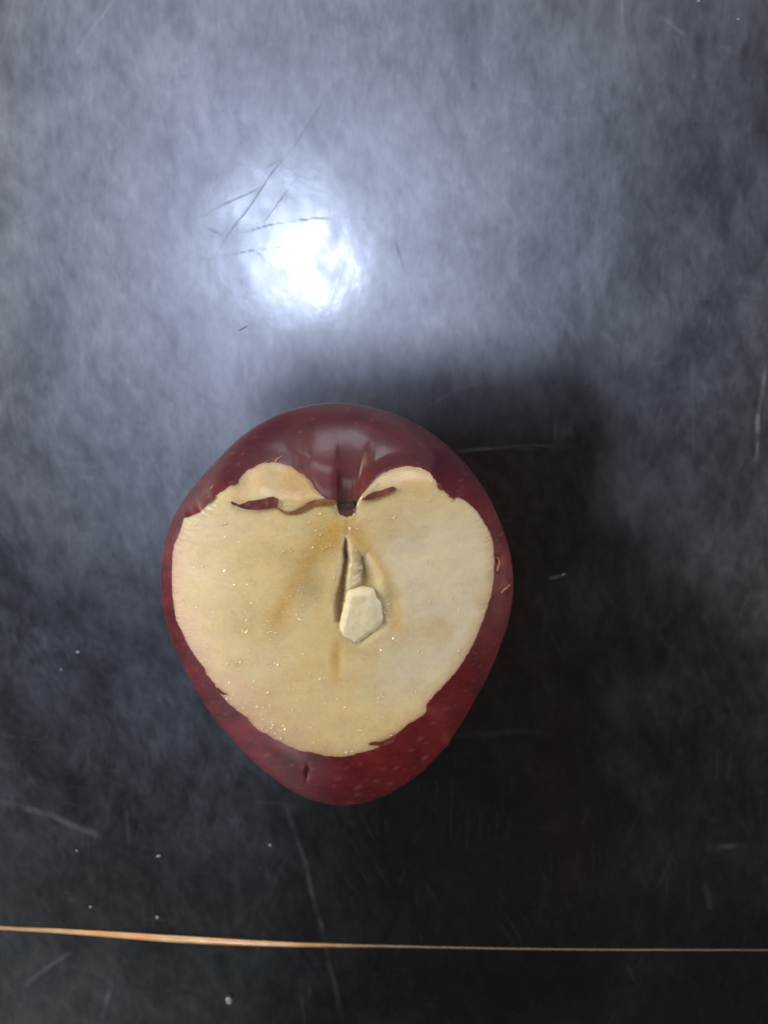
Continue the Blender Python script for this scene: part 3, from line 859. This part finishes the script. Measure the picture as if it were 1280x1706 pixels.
# ------------------------------------------------------------------ loose chunk of flesh in the core
MC = NT("chunk_flesh")
tcc = MC.n("ShaderNodeTexCoord").outputs["Object"]
gn = MC.noise(tcc, 900, 4, 0.6)
MC.link(MC.mix(MC.remap(gn, 0.3, 0.7, 0, 1), rgba((240, 228, 188)), rgba((248, 240, 210))), MC.b.inputs["Base Color"])
MC.b.inputs["Roughness"].default_value = 0.5
MC.b.inputs["Subsurface Weight"].default_value = 0.4
MC.b.inputs["Subsurface Radius"].default_value = (1, 0.7, 0.4)
MC.b.inputs["Subsurface Scale"].default_value = 0.001
MC.link(MC.bump(gn, 0.5, 0.0002), MC.b.inputs["Normal"])
def chunk():
    """a soft broken lump: flat-topped, with sloping torn sides"""
    out = [(578,990),(584,986),(596,983.5),(612,984),(623,986),(627,1000),(634,1008),(638,1022),(639,1034),(632,1049),(617,1061),(604,1071),(594,1079),(581,1074),(566,1064),(563,1054),(567,1036),(571,1022),(575,1006)]
    c0 = (599.0, 1030.0)
    na, nr = 96, 30
    th_ = np.linspace(0, 2 * math.pi, na, endpoint=False)
    o_ = np.array(out, float) - c0
    to = np.arctan2(o_[:, 1], o_[:, 0]) % (2 * math.pi); od = np.argsort(to)
    ro = np.interp(th_, to[od], np.hypot(o_[:, 0], o_[:, 1])[od], period=2 * math.pi) + 0.6 * vnoise(th_ * 9, th_ * 0, 301)
    ru = np.linspace(1 / nr, 1, nr) ** 0.8
    px_ = c0[0] + np.outer(ru, ro * np.cos(th_)); py_ = c0[1] + np.outer(ru, ro * np.sin(th_))
    sd = poly_sd(px_, py_, [(c0[0] + r_ * math.cos(t_), c0[1] + r_ * math.sin(t_)) for r_, t_ in zip(ro, th_)])
    facet = np.minimum(1.0, np.minimum((642 - px_) / 22, 1 - 0 * px_))          # right side falls away in a long slope
    z = 0.0438 + 0.0017 * sstep(-6.0, 11.0, sd) * (0.55 + 0.45 * sstep(0.0, 1.0, facet)) - 0.0000035 * (py_ - 1030) * 1.5
    z = z + 0.00022 * fbm(px_ / 18, py_ / 18, 303, 4) - 0.0003 * np.exp(-((py_ - 1004) / 3.0) ** 2) * sstep(585, 592, px_) * (1 - sstep(612, 620, px_)) * 0.15
    X_, Y_ = at(px_, py_, 0.0455)
    top = np.stack([X_, Y_, z], -1)
    low = np.stack([X_[-1], Y_[-1], np.full(na, 0.0418)], -1)[None]
    P = np.concatenate([top, low], 0)
    org = np.array([X_[0].mean(), Y_[0].mean(), 0.0418])
    I = np.arange((nr + 1) * na).reshape(nr + 1, na); J = np.roll(I, -1, 1)
    Qc = np.stack([I[:-1], J[:-1], J[1:], I[1:]], -1).reshape(-1, 4)
    o = mesh_object("flesh_chunk", P.reshape(-1, 3) - org, [tuple(q) for q in Qc] + [tuple(I[0]), tuple(I[-1][::-1])], MC.m)
    bm = bmesh.new(); bm.from_mesh(o.data); bmesh.ops.recalc_face_normals(bm, faces=bm.faces[:]); bm.to_mesh(o.data); bm.free()
    o.location = org
    return o
tag(chunk(), "small pale chunk of apple flesh sitting in the core cavity", "apple piece")

# ------------------------------------------------------------------ crumbs on the table
MAT_CRUMB = simple_mat("dry_crumb", (96, 98, 102), (165, 165, 168), 1500, 0.6)
def crumb(px, py, size_px, label, sx=1.0, sy=1.0, rot=0.0, seed=1):
    r_ = random.Random(seed)
    X_, Y_ = at(px, py, 0.0)
    s = size_px * 1.45e-4 / 2 * (1.0 if size_px > 10 else 0.8)
    bm = bmesh.new()
    bmesh.ops.create_icosphere(bm, subdivisions=2, radius=1.0)
    for v in bm.verts:
        v.co *= 0.75 + 0.45 * r_.random()
        v.co.x *= sx; v.co.y *= sy; v.co.z = max(v.co.z * 0.6, -0.25)
    bm.transform(Matrix.Rotation(rot, 4, 'Z') @ Matrix.Scale(s, 4))
    lo = min(v.co.z for v in bm.verts)
    for v in bm.verts: v.co.z -= lo
    me = bpy.data.meshes.new("crumb"); bm.to_mesh(me); bm.free(); me.materials.append(MAT_CRUMB)
    o = bpy.data.objects.new("crumb", me); col.objects.link(o); o.location = (float(X_), float(Y_), 0.0)
    tag(o, label, "crumb", "crumbs scattered on the black table")
crumb(381, 1665, 13, "largest whitish crumb, on the table below the tan strip", 0.9, 1.2, 0.3, 1)
crumb(262, 1527, 8, "pale crumb just above the brightest stretch of the tan strip", 1, 1, 0.2, 2)
crumb(151, 1510, 6, "tiny crumb above the left part of the tan strip", 1, 1, 0.7, 3)
crumb(264, 1425, 8, "faint flat crumb left below the apple", 1.3, 0.7, 0.3, 4)
crumb(450, 1407, 7, "small crumb below the apple's lower left flank", 1, 1, 1.1, 5)
crumb(128, 1416, 6, "dim crumb near the left edge of the frame above the strip", 1, 0.8, 0.1, 6)
crumb(130, 1086, 8, "bright speck on the table left of the apple", 1.1, 0.9, 0.0, 7)
crumb(102, 1115, 5, "smaller dim speck just below the bright speck left of the apple", 1, 1, 0.0, 8)
crumb(405, 547, 7, "thin white sliver on the table just below the lamp reflection", 2.6, 0.45, 0.45, 9)
crumb(938, 957, 6, "grey fleck on the dark table right of the apple", 1.7, 0.5, 0.3, 10)
crumb(1164, 3, 6, "white speck at the top right edge of the frame", 1.2, 0.8, 0.3, 11)
crumb(1230, 33, 5, "tiny white speck in the top right corner", 1.2, 0.8, 0.3, 12)

# ------------------------------------------------------------------ the phone that takes the picture (its shadow darkens the table)
MP = simple_mat("dark_phone_case", (16, 16, 17), (24, 24, 25), 300, 0.5)
def phone():
    w, l, t, rad = 0.078, 0.164, 0.009, 0.009
    ox, oy = -0.004, 0.016          # lens is 16 mm below the top edge
    pts = []
    for cxn, cyn, a0 in ((w / 2 - rad, oy - rad, 0), (-w / 2 + rad, oy - rad, 90), (-w / 2 + rad, oy - l + rad, 180), (w / 2 - rad, oy - l + rad, 270)):
        for s in range(7):
            a_ = math.radians(a0 + s * 15)
            pts.append((cxn + rad * math.cos(a_) + ox, cyn + rad * math.sin(a_)))
    bm = bmesh.new()
    A = [bm.verts.new((x, y, 0.0015)) for x, y in pts]; B = [bm.verts.new((x, y, 0.0015 + t)) for x, y in pts]
    n = len(pts)
    bm.faces.new(A[::-1]); bm.faces.new(B)
    for i in range(n): bm.faces.new((A[i], A[(i + 1) % n], B[(i + 1) % n], B[i]))
    bmesh.ops.recalc_face_normals(bm, faces=bm.faces[:])
    bmesh.ops.bevel(bm, geom=[e for e in bm.edges if abs(e.verts[0].co.z - e.verts[1].co.z) < 1e-6], offset=0.0015, segments=3, affect='EDGES')
    me = bpy.data.meshes.new("phone"); bm.to_mesh(me); bm.free(); me.materials.append(MP)
    o = bpy.data.objects.new("phone", me); col.objects.link(o)
    o.location = (0, 0, CAM_H); o.rotation_euler = (-TILT, 0, 0)
    tag(o, "dark phone held above the apple, seen only by its shadow on the table", "phone")
phone()

# ------------------------------------------------------------------ the hand that holds it
def hand():
    L = []      # (x, y, z, radius) in phone space, z towards the user's eyes
    E = []
    def node(x, y, z, r_, link=None):
        L.append((x + 0.018, y + 0.030, z, r_)); i = len(L) - 1
        if link is not None: E.append((link, i))
        return i
    wrist = node(0.072, -0.185, 0.012, 0.026)
    palm = node(0.055, -0.130, 0.008, 0.024, wrist)
    arm = node(0.105, -0.290, 0.020, 0.034, wrist)
    node(0.150, -0.420, 0.030, 0.041, arm)
    for y0, y1, ln, r_ in ((-0.078, -0.070, 1.0, 0.0088), (-0.100, -0.094, 1.1, 0.0092), (-0.121, -0.117, 1.03, 0.0088), (-0.141, -0.140, 0.8, 0.0078)):
        k0 = node(0.050, y0 - 0.004, -0.002, r_ * 1.35, palm)
        k1 = node(0.030, y0, -0.0115, r_, k0)
        k2 = node(0.030 - 0.026 * ln, y1, -0.0095, r_ * 0.93, k1)
        node(0.030 - 0.046 * ln, y1 + 0.003, -0.0080, r_ * 0.8, k2)
    t0 = node(0.047, -0.098, 0.022, 0.0135, palm)
    t1 = node(0.030, -0.070, 0.0245, 0.0105, t0)
    node(0.012, -0.052, 0.0210, 0.0090, t1)
    me = bpy.data.meshes.new("hand")
    me.from_pydata([l[:3] for l in L], E, [])
    o = bpy.data.objects.new("hand", me); col.objects.link(o)
    sk = o.modifiers.new("skin", 'SKIN'); sk.use_smooth_shade = True
    for v, l in zip(me.skin_vertices[0].data, L): v.radius = (l[3], l[3])
    me.skin_vertices[0].data[wrist].use_root = True
    sb = o.modifiers.new("smooth", 'SUBSURF'); sb.levels = 2; sb.render_levels = 2
    M = NT("hand_skin"); M.b.inputs["Roughness"].default_value = 0.55
    tc = M.n("ShaderNodeTexCoord").outputs["Object"]
    M.link(M.mix(M.noise(tc, 120, 4), rgba((150, 100, 76)), rgba((182, 128, 98))), M.b.inputs["Base Color"])
    me.materials.append(M.m)
    o.location = (0, 0, CAM_H); o.rotation_euler = (-TILT, 0, 0)
    tag(o, "hand holding the phone above the table, seen only by its shadow", "hand")
hand()
